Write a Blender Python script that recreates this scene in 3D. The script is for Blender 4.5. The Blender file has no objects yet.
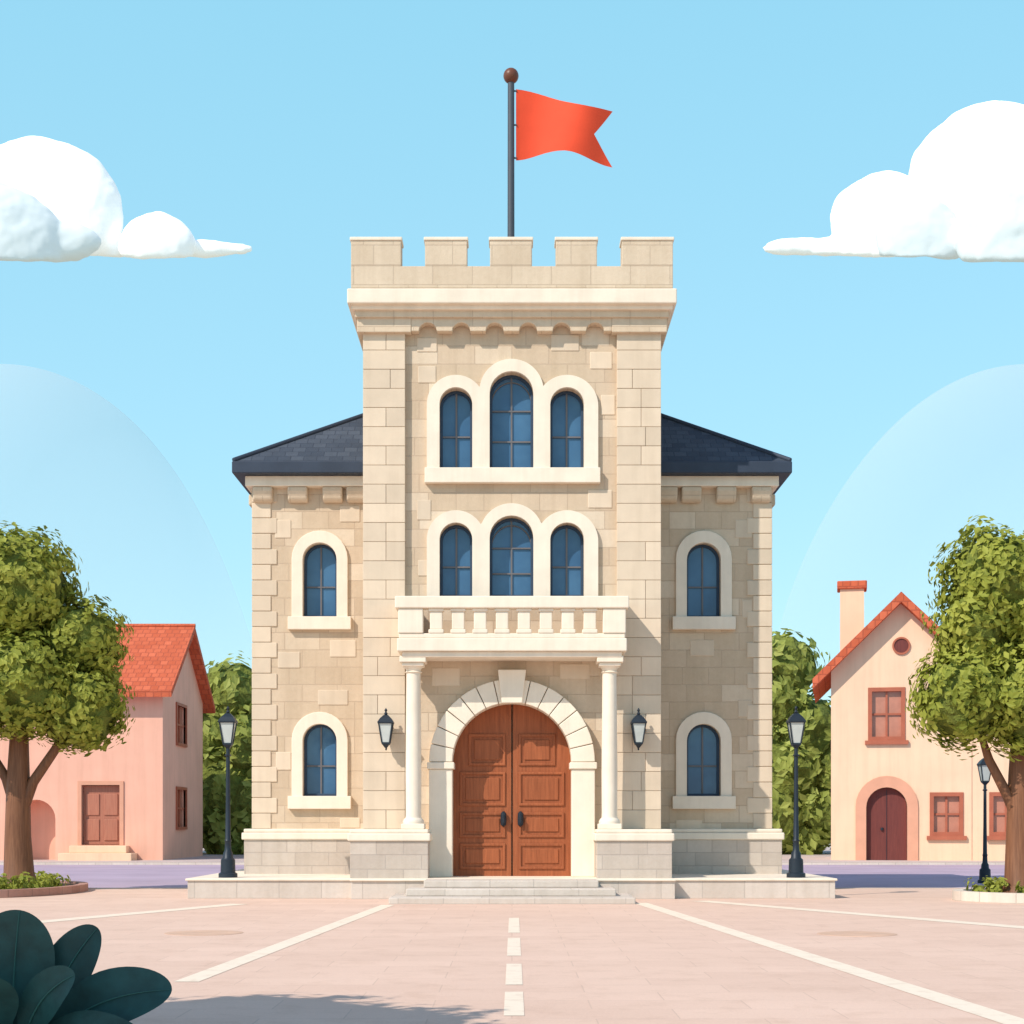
import bpy, bmesh, math, random
import numpy as np
from mathutils import Vector, Matrix
random.seed(7); rng=np.random.default_rng(7)
R=math.radians
sc=bpy.context.scene
sc.view_settings.view_transform='Standard'
H=1.85; F=1600.0
def EX(px,d): return (px-512)*d/F
def EZ(py,d): return H+(824-py)*d/F

# ------------------------------------------------------------------ materials
def newmat(name):
    m=bpy.data.materials.new(name); m.use_nodes=True
    nt=m.node_tree; b=nt.nodes['Principled BSDF']
    return m,nt,b
def N(nt,t,**k):
    n=nt.nodes.new(t)
    for a,v in k.items(): setattr(n,a,v)
    return n
def ramp(nt,fac,stops,interp='LINEAR'):
    r=N(nt,'ShaderNodeValToRGB'); r.color_ramp.interpolation=interp
    els=r.color_ramp.elements
    while len(els)<len(stops): els.new(0.5)
    for e,(p,c) in zip(els,stops):
        e.position=p; e.color=(c[0],c[1],c[2],1)
    nt.links.new(fac,r.inputs[0]); return r.outputs[0]
def mixc(nt,fac,a,b,mode='MIX'):
    n=N(nt,'ShaderNodeMix',data_type='RGBA',blend_type=mode)
    for i,v in ((0,fac),(6,a),(7,b)):
        if isinstance(v,(int,float)): n.inputs[i].default_value=v
        elif isinstance(v,tuple): n.inputs[i].default_value=(v[0],v[1],v[2],1)
        else: nt.links.new(v,n.inputs[i])
    return n.outputs[2]
def noise(nt,vec,scale,detail=4,rough=.55):
    n=N(nt,'ShaderNodeTexNoise'); n.inputs['Scale'].default_value=scale
    n.inputs['Detail'].default_value=detail; n.inputs['Roughness'].default_value=rough
    nt.links.new(vec,n.inputs['Vector']); return n.outputs['Fac']
def streaks(nt,obj):
    mp=N(nt,'ShaderNodeMapping'); mp.inputs['Scale'].default_value=(3.2,3.2,.22); nt.links.new(obj,mp.inputs[0])
    return noise(nt,mp.outputs[0],1.0,5,.6)
def bump(nt,b,h,strength,dist):
    bp=N(nt,'ShaderNodeBump'); bp.inputs['Strength'].default_value=strength; bp.inputs['Distance'].default_value=dist
    nt.links.new(h,bp.inputs['Height']); nt.links.new(bp.outputs[0],b.inputs['Normal'])
def plain(name,col,rough=.8,var=.12,scale=1.5,bs=30,bst=.25,bd=.01,metal=0,island=0,spec=.3,streak=0):
    m,nt,b=newmat(name)
    tc=N(nt,'ShaderNodeTexCoord').outputs['Object']
    n1=noise(nt,tc,scale,6)
    lo=tuple(c*(1-var) for c in col); hi=tuple(min(1,c*(1+var)) for c in col)
    c=ramp(nt,n1,[(.3,lo),(.7,hi)])
    if island:
        g=N(nt,'ShaderNodeNewGeometry').outputs['Random Per Island']
        k=ramp(nt,g,[(0,(1-island,)*3),(1,(1,1,1))])
        c=mixc(nt,1.0,c,k,'MULTIPLY')
    if streak:
        c=mixc(nt,1.0,c,ramp(nt,streaks(nt,tc),[(.35,(1-streak,1-streak*1.1,1-streak*1.25)),(.55,(1,1,1))]),'MULTIPLY')
    nt.links.new(c,b.inputs['Base Color'])
    b.inputs['Roughness'].default_value=rough; b.inputs['Metallic'].default_value=metal
    b.inputs['Specular IOR Level'].default_value=spec
    if bst: bump(nt,b,noise(nt,tc,bs,5),bst,bd)
    return m
def masonry(name,stops,mortar,bw,bh,ms=.012,rough=.85,squash=.75,bd=.012,mfac=.65,off=.5,streak=.07):
    m,nt,b=newmat(name)
    t=N(nt,'ShaderNodeTexCoord'); uv=t.outputs['UV']
    br=N(nt,'ShaderNodeTexBrick'); br.offset=off; br.squash=squash; br.squash_frequency=3; br.offset_frequency=2
    nt.links.new(uv,br.inputs['Vector'])
    br.inputs['Color1'].default_value=(0,0,0,1); br.inputs['Color2'].default_value=(1,1,1,1); br.inputs['Mortar'].default_value=(.5,.5,.5,1)
    br.inputs['Scale'].default_value=1; br.inputs['Mortar Size'].default_value=ms; br.inputs['Mortar Smooth'].default_value=.3
    br.inputs['Brick Width'].default_value=bw; br.inputs['Row Height'].default_value=bh
    c=ramp(nt,br.outputs['Color'],stops)
    obj=t.outputs['Object']
    n1=noise(nt,obj,.6,6); n2=noise(nt,obj,9,6,.65)
    c=mixc(nt,1.0,c,ramp(nt,n1,[(.3,(.92,.905,.885)),(.7,(1,1,1))]),'MULTIPLY')
    c=mixc(nt,1.0,c,ramp(nt,n2,[(.3,(.94,.93,.915)),(.65,(1,1,1))]),'MULTIPLY')
    c=mixc(nt,1.0,c,ramp(nt,streaks(nt,obj),[(.35,(1-streak,1-streak*1.1,1-streak*1.25)),(.55,(1,1,1))]),'MULTIPLY')
    mf=N(nt,'ShaderNodeMath',operation='MULTIPLY'); mf.inputs[1].default_value=mfac
    nt.links.new(br.outputs['Fac'],mf.inputs[0])
    c=mixc(nt,mf.outputs[0],c,mortar)
    nt.links.new(c,b.inputs['Base Color']); b.inputs['Roughness'].default_value=rough
    b.inputs['Specular IOR Level'].default_value=.25
    h=N(nt,'ShaderNodeMath',operation='MULTIPLY_ADD'); nt.links.new(br.outputs['Fac'],h.inputs[0]); h.inputs[1].default_value=-1
    n3=noise(nt,obj,25,6,.6); nt.links.new(n3,h.inputs[2])
    bump(nt,b,h.outputs[0],.6,bd)
    return m
def leafmat(name,dark,mid,light,trans=.25):
    m,nt,b=newmat(name)
    g=N(nt,'ShaderNodeNewGeometry').outputs['Random Per Island']
    tc=N(nt,'ShaderNodeTexCoord').outputs['Object']
    n=noise(nt,tc,.45,3)
    a=N(nt,'ShaderNodeMath',operation='MULTIPLY_ADD'); nt.links.new(g,a.inputs[0]); a.inputs[1].default_value=.45
    s=N(nt,'ShaderNodeMath',operation='MULTIPLY_ADD'); nt.links.new(n,s.inputs[0]); s.inputs[1].default_value=1.3; s.inputs[2].default_value=-.38
    nt.links.new(s.outputs[0],a.inputs[2])
    c=ramp(nt,a.outputs[0],[(.1,dark),(.5,mid),(.9,light)])
    nt.links.new(c,b.inputs['Base Color']); b.inputs['Roughness'].default_value=.6; b.inputs['Specular IOR Level'].default_value=.2
    tr=N(nt,'ShaderNodeBsdfTranslucent'); nt.links.new(c,tr.inputs['Color'])
    mx=N(nt,'ShaderNodeMixShader'); mx.inputs[0].default_value=trans
    nt.links.new(b.outputs[0],mx.inputs[1]); nt.links.new(tr.outputs[0],mx.inputs[2])
    nt.links.new(mx.outputs[0],nt.nodes['Material Output'].inputs['Surface'])
    return m

M={}
M['wall']=masonry('ashlar_stone',[(0,(.59,.46,.335)),(.25,(.63,.50,.365)),(.75,(.66,.525,.39)),(.88,(.71,.58,.44)),(1,(.76,.635,.495))],(.49,.37,.27),.95,.47)
M['pil']=plain('pilaster_stone',(.74,.605,.46),island=.14,scale=2,var=.05,streak=.06)
M['joint']=plain('joint_mortar',(.50,.39,.29))
M['parapet']=masonry('parapet_stone',[(0,(.67,.545,.41)),(1,(.73,.605,.465))],(.50,.39,.29),1.0,.5)
M['trim']=plain('cream_trim_stone',(.84,.735,.605),var=.05,scale=2,bs=18,bst=.2,streak=.06)
M['plinth']=masonry('grey_plinth_stone',[(0,(.54,.465,.405)),(1,(.63,.55,.48))],(.40,.34,.30),.9,.36)
M['plat']=masonry('platform_stone',[(0,(.63,.555,.49)),(1,(.70,.625,.56))],(.45,.39,.34),1.4,.8)
M['slate']=masonry('slate_roof',[(0,(.05,.066,.095)),(1,(.08,.10,.135))],(.028,.038,.06),.35,.28,ms=.012,rough=.75,squash=1,bd=.02)
M['fascia']=plain('slate_fascia',(.035,.05,.08),rough=.6)
M['frame']=plain('window_frame',(.035,.065,.115),rough=.5,bst=.05)
M['bar']=plain('glazing_bar',(.15,.145,.155),rough=.5,bst=.05)
M['iron']=plain('cast_iron',(.022,.032,.045),rough=.45,bst=.1,metal=.2)
M['pole']=plain('pole_paint',(.07,.08,.10),rough=.5)
M['ball']=plain('bronze_ball',(.16,.06,.035),rough=.4)
def glass():
    m,nt,b=newmat('window_glass'); tc=N(nt,'ShaderNodeTexCoord').outputs['Object']
    c=ramp(nt,noise(nt,tc,.9,3),[(.3,(.035,.10,.21)),(.7,(.065,.165,.30))]); nt.links.new(c,b.inputs['Base Color'])
    b.inputs['Roughness'].default_value=.1; b.inputs['Specular IOR Level'].default_value=.55
    bump(nt,b,noise(nt,tc,1.5,2),.2,.04); return m
M['glass']=glass()
M['lampglass']=plain('lantern_glass',(.50,.54,.52),rough=.15,bst=.0,spec=.6)
def wood(name,c1,c2):
    m,nt,b=newmat(name); tc=N(nt,'ShaderNodeTexCoord').outputs['Object']
    mp=N(nt,'ShaderNodeMapping'); mp.inputs['Scale'].default_value=(14,14,.8); nt.links.new(tc,mp.inputs[0])
    n=noise(nt,mp.outputs[0],1.6,7,.6); g=N(nt,'ShaderNodeNewGeometry').outputs['Random Per Island']
    c=ramp(nt,n,[(.3,c1),(.7,c2)]); c=mixc(nt,1.,c,ramp(nt,g,[(0,(.85,.85,.85)),(1,(1,1,1))]),'MULTIPLY')
    nt.links.new(c,b.inputs['Base Color']); b.inputs['Roughness'].default_value=.55; b.inputs['Specular IOR Level'].default_value=.3
    bump(nt,b,n,.25,.01); return m
M['wood']=wood('door_wood',(.27,.075,.027),(.42,.125,.048))
M['wood2']=wood('old_door_wood',(.42,.15,.095),(.52,.21,.13))
M['darkwood']=wood('dark_red_wood',(.14,.035,.03),(.2,.05,.04))
M['bark']=wood('bark',(.15,.06,.03),(.27,.12,.06))
M['flag']=plain('flag_cloth',(.80,.08,.03),rough=.75,var=.06,bs=60,bst=.1)
M['pink']=plain('pink_plaster',(.84,.455,.33),var=.07,scale=.5,streak=.06)
M['peach']=plain('peach_plaster',(.86,.585,.40),var=.06,scale=.5,streak=.06)
M['peachtrim']=plain('peach_trim',(.70,.35,.23),var=.06)
M['redframe']=plain('red_frame',(.42,.125,.07),rough=.5)
M['pane']=plain('warm_pane',(.50,.21,.14),rough=.15,spec=.6,bst=0)
M['tile']=masonry('clay_tile_roof',[(0,(.60,.125,.055)),(1,(.73,.175,.085))],(.38,.08,.045),.4,.45,ms=.03,squash=1,bd=.05,rough=.8)
M['leafA']=leafmat('leaves_green',(.20,.235,.032),(.35,.375,.062),(.47,.48,.095),.32)
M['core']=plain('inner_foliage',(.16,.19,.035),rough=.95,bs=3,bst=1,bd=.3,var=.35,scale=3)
M['leafD']=leafmat('leaves_distant',(.27,.32,.07),(.38,.43,.10),(.48,.52,.14),.35)
M['plant']=plain('dark_leaf',(.016,.075,.075),rough=.5,var=.3,scale=5,bs=25,bst=.2,spec=.35,island=.35)
M['rib']=plain('leaf_midrib',(.03,.12,.11),rough=.5)
M['soil']=plain('soil',(.13,.085,.05),rough=1,bs=12,bst=1,bd=.04)
M['kerbR']=masonry('red_kerb_stone',[(0,(.46,.24,.19)),(1,(.55,.31,.25))],(.25,.15,.12),.8,.4)
M['kerbW']=masonry('pale_kerb_stone',[(0,(.70,.61,.53)),(1,(.78,.69,.60))],(.4,.35,.3),.8,.6)

# ------------------------------------------------------------------ geometry helper
def finish_mesh(me):
    bm=bmesh.new(); bm.from_mesh(me); bmesh.ops.recalc_face_normals(bm,faces=bm.faces)
    uv=bm.loops.layers.uv.verify()
    for f in bm.faces:
        n=f.normal; a=[abs(n.x),abs(n.y),abs(n.z)]
        sl=a[2]>.15 and a[2]<.97
        for l in f.loops:
            c=l.vert.co
            if sl:
                if a[1]>=a[0]: l[uv].uv=(c.x,(c.y*n.z-c.z*n.y)*(1 if n.z>0 else -1))
                else: l[uv].uv=(c.y,(c.x*n.z-c.z*n.x))
            elif a[0]>=a[1] and a[0]>=a[2]: l[uv].uv=(c.y+.37,c.z)
            elif a[1]>=a[2]: l[uv].uv=(c.x,c.z)
            else: l[uv].uv=(c.x,c.y)
    bm.to_mesh(me); bm.free()
class G:
    def __init__(s): s.v=[]; s.f=[]
    def add(s,v,f):
        o=len(s.v); s.v+=list(v); s.f+=[[i+o for i in q] for q in f]; return s
    def box(s,x0,x1,y0,y1,z0,z1):
        return s.add([(x0,y0,z0),(x1,y0,z0),(x1,y1,z0),(x0,y1,z0),(x0,y0,z1),(x1,y0,z1),(x1,y1,z1),(x0,y1,z1)],
            [(0,1,2,3),(4,5,6,7),(0,1,5,4),(1,2,6,5),(2,3,7,6),(3,0,4,7)])
    def prism(s,poly,y0,y1,axis='y'):
        n=len(poly)
        if axis=='y': v=[(a,y0,b) for a,b in poly]+[(a,y1,b) for a,b in poly]
        elif axis=='x': v=[(y0,a,b) for a,b in poly]+[(y1,a,b) for a,b in poly]
        else: v=[(a,b,y0) for a,b in poly]+[(a,b,y1) for a,b in poly]
        return s.add(v,[list(range(n)),list(range(n,2*n))]+[(i,(i+1)%n,n+(i+1)%n,n+i) for i in range(n)])
    def ring(s,o,i,y0,y1):
        n=len(o); v=[(a,y0,b) for a,b in o]+[(a,y0,b) for a,b in i]+[(a,y1,b) for a,b in o]+[(a,y1,b) for a,b in i]
        f=[]
        for k in range(n):
            j=(k+1)%n
            f+=[(k,j,n+j,n+k),(2*n+k,2*n+j,3*n+j,3*n+k),(k,j,2*n+j,2*n+k),(n+k,n+j,3*n+j,3*n+k)]
        return s.add(v,f)
    def lathe(s,prof,cx=0,cy=0,cz=0,n=20,rot=0):
        v=[];f=[]
        for r,z in prof:
            for k in range(n):
                a=2*math.pi*k/n+rot; v.append((cx+r*math.cos(a),cy+r*math.sin(a),cz+z))
        for i in range(len(prof)-1):
            for k in range(n):
                j=(k+1)%n; f.append((i*n+k,i*n+j,(i+1)*n+j,(i+1)*n+k))
        f.append(list(range(n))); f.append([(len(prof)-1)*n+k for k in range(n)])
        return s.add(v,f)
    def tube(s,pts,rads,n=10):
        v=[];f=[]
        P=[Vector(p) for p in pts]
        for i,p in enumerate(P):
            t=(P[min(i+1,len(P)-1)]-P[max(i-1,0)]).normalized()
            a=t.cross(Vector((0,1,.01))); 
            if a.length<.1: a=t.cross(Vector((1,0,0)))
            a.normalize(); b=t.cross(a)
            for k in range(n):
                q=p+(a*math.cos(2*math.pi*k/n)+b*math.sin(2*math.pi*k/n))*rads[i]; v.append(tuple(q))
        for i in range(len(P)-1):
            for k in range(n):
                j=(k+1)%n; f.append((i*n+k,i*n+j,(i+1)*n+j,(i+1)*n+k))
        f.append(list(range(n))); f.append([(len(P)-1)*n+k for k in range(n)])
        return s.add(v,f)
    def obj(s,name,mat,parent=None,bevel=0,smooth=False,cut=None,local=False):
        me=bpy.data.meshes.new(name); me.from_pydata(s.v,[],s.f); me.update()
        bm=bmesh.new(); bm.from_mesh(me); bmesh.ops.recalc_face_normals(bm,faces=bm.faces); bm.to_mesh(me); bm.free()
        ob=bpy.data.objects.new(name,me); sc.collection.objects.link(ob)
        if cut:
            cm=bpy.data.meshes.new('c'); cm.from_pydata(cut.v,[],cut.f); cm.update()
            bm=bmesh.new(); bm.from_mesh(cm); bmesh.ops.recalc_face_normals(bm,faces=bm.faces); bm.to_mesh(cm); bm.free()
            co=bpy.data.objects.new('c',cm); sc.collection.objects.link(co)
            md=ob.modifiers.new('b','BOOLEAN'); md.operation='DIFFERENCE'; md.object=co; md.solver='EXACT'; md.use_self=True
            dg=bpy.context.evaluated_depsgraph_get(); dg.update()
            me=bpy.data.meshes.new_from_object(ob.evaluated_get(dg)); ob.modifiers.clear(); ob.data=me; me.name=name
            bpy.data.objects.remove(co)
        finish_mesh(me); me.materials.clear(); me.materials.append(mat)
        if smooth:
            for p in me.polygons: p.use_smooth=True
            try: me.set_sharp_from_angle(angle=R(40))
            except Exception: pass
        if bevel:
            md=ob.modifiers.new('bev','BEVEL'); md.width=bevel; md.segments=2; md.limit_method='ANGLE'; md.angle_limit=R(35)
        if parent:
            ob.parent=parent
            if not local: ob.matrix_parent_inverse=Matrix.Translation(-parent.location)
        return ob
def empty(name,loc,rz=0):
    e=bpy.data.objects.new(name,None); e.location=loc; e.rotation_euler=(0,0,rz); e.empty_display_size=.5
    sc.collection.objects.link(e); return e
def arch(cx,hw,z0,z1,n=14):
    sp=z1-hw; p=[(cx-hw,z0),(cx-hw,(z0+sp)/2)]
    p+=[(cx-hw*math.cos(math.pi*k/n),sp+hw*math.sin(math.pi*k/n)) for k in range(n+1)]
    return p+[(cx+hw,(z0+sp)/2),(cx+hw,z0)]

# ================================================================== GROUND
G().box(-3500,3500,-300,6000,-1,-.12).obj('ground',plain('dry_grass',(.34,.32,.22),rough=1,scale=.05,var=.2))
G().box(-150,150,46.2,77,-.5,-.11).obj('road',plain('road_asphalt',(.44,.345,.43),rough=.9,scale=.3,var=.12,bs=60,bst=.4))
def plaza_mat():
    m,nt,b=newmat('plaza_paving'); t=N(nt,'ShaderNodeTexCoord'); o=t.outputs['Object']
    br=N(nt,'ShaderNodeTexBrick'); nt.links.new(o,br.inputs['Vector']); br.offset=.5
    br.inputs['Color1'].default_value=(0,0,0,1); br.inputs['Color2'].default_value=(1,1,1,1)
    br.inputs['Scale'].default_value=1; br.inputs['Brick Width'].default_value=1.6; br.inputs['Row Height'].default_value=.8
    br.inputs['Mortar Size'].default_value=.008; br.inputs['Mortar'].default_value=(.5,.5,.5,1)
    c=ramp(nt,br.outputs['Color'],[(0,(.755,.535,.425)),(1,(.80,.575,.46))])
    c=mixc(nt,1.,c,ramp(nt,noise(nt,o,.35,6),[(.3,(.94,.93,.92)),(.7,(1,1,1))]),'MULTIPLY')
    c=mixc(nt,1.,c,ramp(nt,noise(nt,o,1.7,8,.7),[(.36,(.93,.915,.90)),(.5,(1,1,1))]),'MULTIPLY')
    c=mixc(nt,1.,c,ramp(nt,noise(nt,o,22,6,.7),[(.3,(.92,.92,.92)),(.65,(1,1,1))]),'MULTIPLY')
    mf=N(nt,'ShaderNodeMath',operation='MULTIPLY'); mf.inputs[1].default_value=.45; nt.links.new(br.outputs['Fac'],mf.inputs[0])
    c=mixc(nt,mf.outputs[0],c,(.52,.37,.29)); nt.links.new(c,b.inputs['Base Color'])
    b.inputs['Roughness'].default_value=.85; b.inputs['Specular IOR Level'].default_value=.2
    h=N(nt,'ShaderNodeMath',operation='MULTIPLY_ADD'); nt.links.new(br.outputs['Fac'],h.inputs[0]); h.inputs[1].default_value=-.7
    nt.links.new(noise(nt,o,30,6),h.inputs[2]); bump(nt,b,h.outputs[0],.35,.012); return m
G().box(-60,60,-12,46,-.5,0).obj('plaza_pavement',plaza_mat())
G().box(-60,60,46,46.2,-.5,.012).obj('kerb',M['kerbW'])
G().box(-150,150,77,130,-.5,0).obj('pavement',plain('far_paving',(.55,.45,.42),scale=.4))
G().box(-150,150,76.8,77,-.5,.01).obj('kerb.001',M['kerbW'])
mk=G()
def strip(x0,y0,x1,y1,w):
    d=Vector((x1-x0,y1-y0)).normalized(); n=Vector((-d.y,d.x))*w/2
    mk.add([(x0-n.x,y0-n.y,.004),(x0+n.x,y0+n.y,.004),(x1+n.x,y1+n.y,.004),(x1-n.x,y1-n.y,.004)],[(0,1,2,3)])
def gp(px,py):
    d=H*F/(py-824); return ((px-512)*d/F,d)
def gstrip(a,b,w): strip(*gp(*a),*gp(*b),w)
gstrip((186,982),(388,905),.3); gstrip((640,903),(1040,1030),.34)
gstrip((-60,931),(240,904),.5); gstrip((700,901),(1090,933),.5)
for a,b in ((918,933),(938,956),(964,985),(992,1016)): gstrip((514,a),(514,b),.2)
def linemat():
    m,nt,b=newmat('inlaid_pale_stone'); o=N(nt,'ShaderNodeTexCoord').outputs['Object']
    c=ramp(nt,noise(nt,o,3,8,.7),[(.36,(.78,.63,.49)),(.5,(.86,.73,.58))])
    nt.links.new(c,b.inputs['Base Color']); b.inputs['Roughness'].default_value=.8; bump(nt,b,noise(nt,o,30,5),.3,.01); return m
mk.obj('pavement_markings',linemat())
mh=plain('manhole_metal',(.64,.42,.30),rough=.7,bs=30,bst=.4)
for i,(px,py) in enumerate(((204,933),(857,934))):
    x,y=gp(px,py); g=G(); g.lathe([(.66,-.02),(.66,.005),(.6,.009),(.3,.009),(.28,.006)],x,y,0,28)
    g.obj('manhole_cover' if not i else 'manhole_cover.001',mh)

# ================================================================== TOWN HALL
B=empty('castle_tower_town_hall',(0,41,0))
DT=41.0; DW=43.5; DP=40.85
trip=[(456,16.5,388,376,29),(511.5,22,372,360,32),(567,17,388,376,31)]
trip2=[(456,16.5,523,511,29),(511.5,22,516,504,32),(567,17,523,511,31)]
cut=G(); wins=[]
for grp,zb in ((trip,468),(trip2,596)):
    for cx,hw,zt,_,_ in grp:
        p=(EX(cx,DT),hw*DT/F,EZ(zb,DT),EZ(zt,DT)); wins.append((*p,DT+.32,cx==511.5)); cut.prism(arch(*p),DT-.5,DT+.45)
dx,dhw,dz0,dz1=0.0,59.5*DT/F,.5,EZ(703,DT)
cut.prism(arch(dx,dhw,.3,dz1,24),DT-.6,DT+.75)
tx0,tx1=EX(366,DT),EX(658,DT); ztop=EZ(300,DT)
G().box(tx0,tx1,DT,47.5,.4,ztop).obj('tower_walls',M['wall'],B,cut=cut)
wcut=G()
for cx in (320,703.5):
    for a,b in ((543,617),(724,796)):
        p=(EX(cx,DW),17*DW/F,EZ(b,DW),EZ(a,DW)); wins.append((*p,DW+.28,False)); wcut.prism(arch(*p),DW-.5,DW+.4)
wx0,wx1=EX(253,DW),EX(771,DW)
G().box(wx0,wx1,DW,53.2,.4,EZ(476,DW)).obj('wing_walls',M['wall'],B,cut=wcut)
gl=G(); fr=G(); ba=G()
for cx,hw,z0,z1,y,big in wins:
    gl.prism(arch(cx,hw-.03,z0+.03,z1-.03),y+.02,y+.06)
    fr.ring(arch(cx,hw,z0,z1),arch(cx,hw-.07,z0+.07,z1-.07),y-.05,y+.05)
    ba.box(cx-.022,cx+.022,y-.02,y+.01,z0+.06,z1-.06)
    hh=z1-z0
    for t in ((.3,.62) if big else (.42,)):
        w=hw-.05; ba.box(cx-w,cx+w,y-.024,y+.006,z0+hh*t-.02,z0+hh*t+.02)
    if big:
        sp=z1-hw
        for sgn in (-1,1):
            pts=[(cx+sgn*hw*.92*math.cos(math.pi/2*k/8),y-.01,sp-hw*.35+hw*.75*math.sin(math.pi/2*k/8)*1.35) for k in range(9)]
            ba.tube(pts,[.018]*9,6)
gl.obj('window_glass',M['glass'],B); fr.obj('window_frames',M['frame'],B,bevel=.008); ba.obj('window_glazing_bars',M['bar'],B)
def triple(grp,zb,name):
    A=[(EX(cx,DT),ow*DT/F,EZ(ot,DT)) for cx,_,_,ot,ow in grp]; z0=EZ(zb,DT)
    def zat(x,a):
        cx,w,zt=a
        if abs(x-cx)>=w: return -1e9
        return zt-w+math.sqrt(w*w-(x-cx)**2)
    pts=[]
    for a in A:
        cx,w,zt=a
        for k in range(41):
            t=math.pi*k/40; x=cx-w*math.cos(t); z=zt-w+w*math.sin(t)
            if all(b is a or zat(x,b)<z for b in A): pts.append((x,z))
    pts.sort(); poly=[(pts[0][0],z0)]+pts+[(pts[-1][0],z0)]
    c=G()
    for cx,hw,zt,_,_ in grp: c.prism(arch(EX(cx,DT),hw*DT/F-.004,z0-.2,EZ(zt,DT)-.004),DT-.5,DT+.5)
    G().prism(poly,DT-.11,DT+.003).obj(name,M['trim'],B,cut=c)
triple(trip,469,'upper_window_surround'); triple(trip2,597,'lower_window_surround')
t=G(); t.box(EX(425,DT),EX(600,DT),DT-.2,DT+.3,EZ(484,DT),EZ(469,DT))
for cx in (320,703.5):
    for a,b,c_ in ((531,617,630),(712,796,809)):
        X=EX(cx,DW); o=arch(X,28*DW/F,EZ(b,DW),EZ(a,DW)); i_=arch(X,17*DW/F-.003,EZ(b,DW),EZ(a+12,DW)-.003)
        t.ring(o,i_,DW-.09,DW+.1); t.box(X-31.5*DW/F,X+31.5*DW/F,DW-.17,DW+.25,EZ(c_,DW),EZ(b,DW)-.002)
t.obj('window_sills_and_surrounds',M['trim'],B,bevel=.015)
pl=G(); zb,zt=1.72,EZ(331,DP)
rows=26; rh=(zt-zb)/rows
pj=G()
for sgn,a,b in ((-1,363,405),(1,617,661)):
    x0,x1=EX(a,DP),EX(b,DP); pj.box(x0+.02,x1-.02,DP+.02,DP+1.1,zb,zt)
    for r in range(rows):
        z0=zb+r*rh+.006; z1=z0+rh-.012; k=random.choice([.0,.35,.55,.65,1])
        cuts=[x0,x1] if k in(0,1) else [x0,x0+(x1-x0)*k,x1]
        for u,v in zip(cuts,cuts[1:]):
            pl.box(u+(.006 if u>x0 else 0),v-(.006 if v<x1 else 0),DP-random.uniform(0,.012),DP+.25+.0,z0,z1)
        xs=(x0,x0+.018) if sgn<0 else (x1-.018,x1)
        pl.box(xs[0],xs[1],DP+.26,DP+.7+random.choice([0,.45]),z0,z1)
pl.obj('pilaster_stones',M['pil'],B,bevel=.012); pj.obj('pilaster_core',M['joint'],B)
ac=G()
def accent(px,py,w,h,d,): ac.box(EX(px,d),EX(px+w,d),d-.018,d+.05,EZ(py+h,d),EZ(py,d))
for a in ((551,335,28,16),(417,338,20,14),(590,352,22,17),(418,366,18,17),(588,490,24,18),(417,500,14,20),(418,560,10,16),(600,660,14,20),(432,668,28,18),(560,664,30,15),(601,395,14,20)): accent(*a,DT)
for a in ((275,520,16,18),(330,640,26,17),(278,652,22,16),(340,506,20,16),(276,752,15,18),(318,690,30,15),(340,818,20,10),(690,640,24,16),(735,520,17,18),(738,700,14,17),(676,820,26,9),(742,600,10,18)): accent(*a,DW)
zq=1.72; rq=(EZ(487,DW)-zq)/22
for r in range(22):
    w=(24 if r%2 else 18)*DW/F; z0=zq+r*rq+.008; z1=z0+rq-.016
    for s,x in ((-1,wx0),(1,wx1)):
        q=sorted((x+s*.03,x-s*w)); ac.box(q[0],q[1],DW-.03,DW+(.7 if r%2 else .4),z0,z1)
ac.obj('quoins_and_accent_stones',M['pil'],B,bevel=.015)
c=G(); yb=47.7
def band(x0,x1,pt,pb,d,mat=None,back=yb): c.box(EX(x0,d),EX(x1,d),d,back,EZ(pb,d),EZ(pt,d))
band(347,677,288,303,40.35,back=48.1); band(351,673,303,309,40.5,back=47.95); 
c.obj('tower_cornice',M['trim'],B,bevel=.03)
c=G()
band(355,669,309,317,40.62,back=47.8)
c.box(EX(357,40.7),EX(411,40.7),40.7,41.9,EZ(332,40.7),EZ(317,40.7)-.002); c.box(EX(612,40.7),EX(667,40.7),40.7,41.9,EZ(332,40.7),EZ(317,40.7)-.002)
xa,xb=EX(411,40.72)+.002,EX(612,40.72)-.002; nA=6; wA=(xb-xa)/nA; zt_a=EZ(317,40.72)-.002; zb_a=EZ(331,40.72)
poly=[(xa,zt_a),(xa,zb_a)]
for k in range(nA):
    cx=xa+wA*(k+.5); r_=wA*.27
    for q in range(9): aa=math.pi-math.pi*q/8; poly.append((cx+r_*math.cos(aa),zb_a+r_*.95*math.sin(aa)))
poly+=[(xb,zb_a),(xb,zt_a)]
c.prism(poly,40.72,41.0)
c.obj('tower_corbels',M['parapet'],B,bevel=.015)
par=G(); cap=G(); px0,px1=EX(351,40.5),EX(673,40.5); zc0=EZ(288,40.5); zc1=EZ(266,40.5); zc2=EZ(240.5,40.5); T=.55
yF,yB=40.5,47.9
par.box(px0,px1,yF,yF+T,zc0,zc1); par.box(px0,px1,yB-T,yB,zc0,zc1)
par.box(px0,px0+T,yF+T,yB-T,zc0,zc1); par.box(px1-T,px1,yF+T,yB-T,zc0,zc1)
for a,b in ((351,401),(425,467),(490,532),(556,597),(622,673)):
    x0,x1=EX(a,yF),EX(b,yF)
    for y in (yF,yB-T): par.box(x0,x1,y,y+T,zc1,zc2); cap.box(x0-.03,x1+.03,y-.03,y+T+.03,zc2,zc2+.09)
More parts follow.
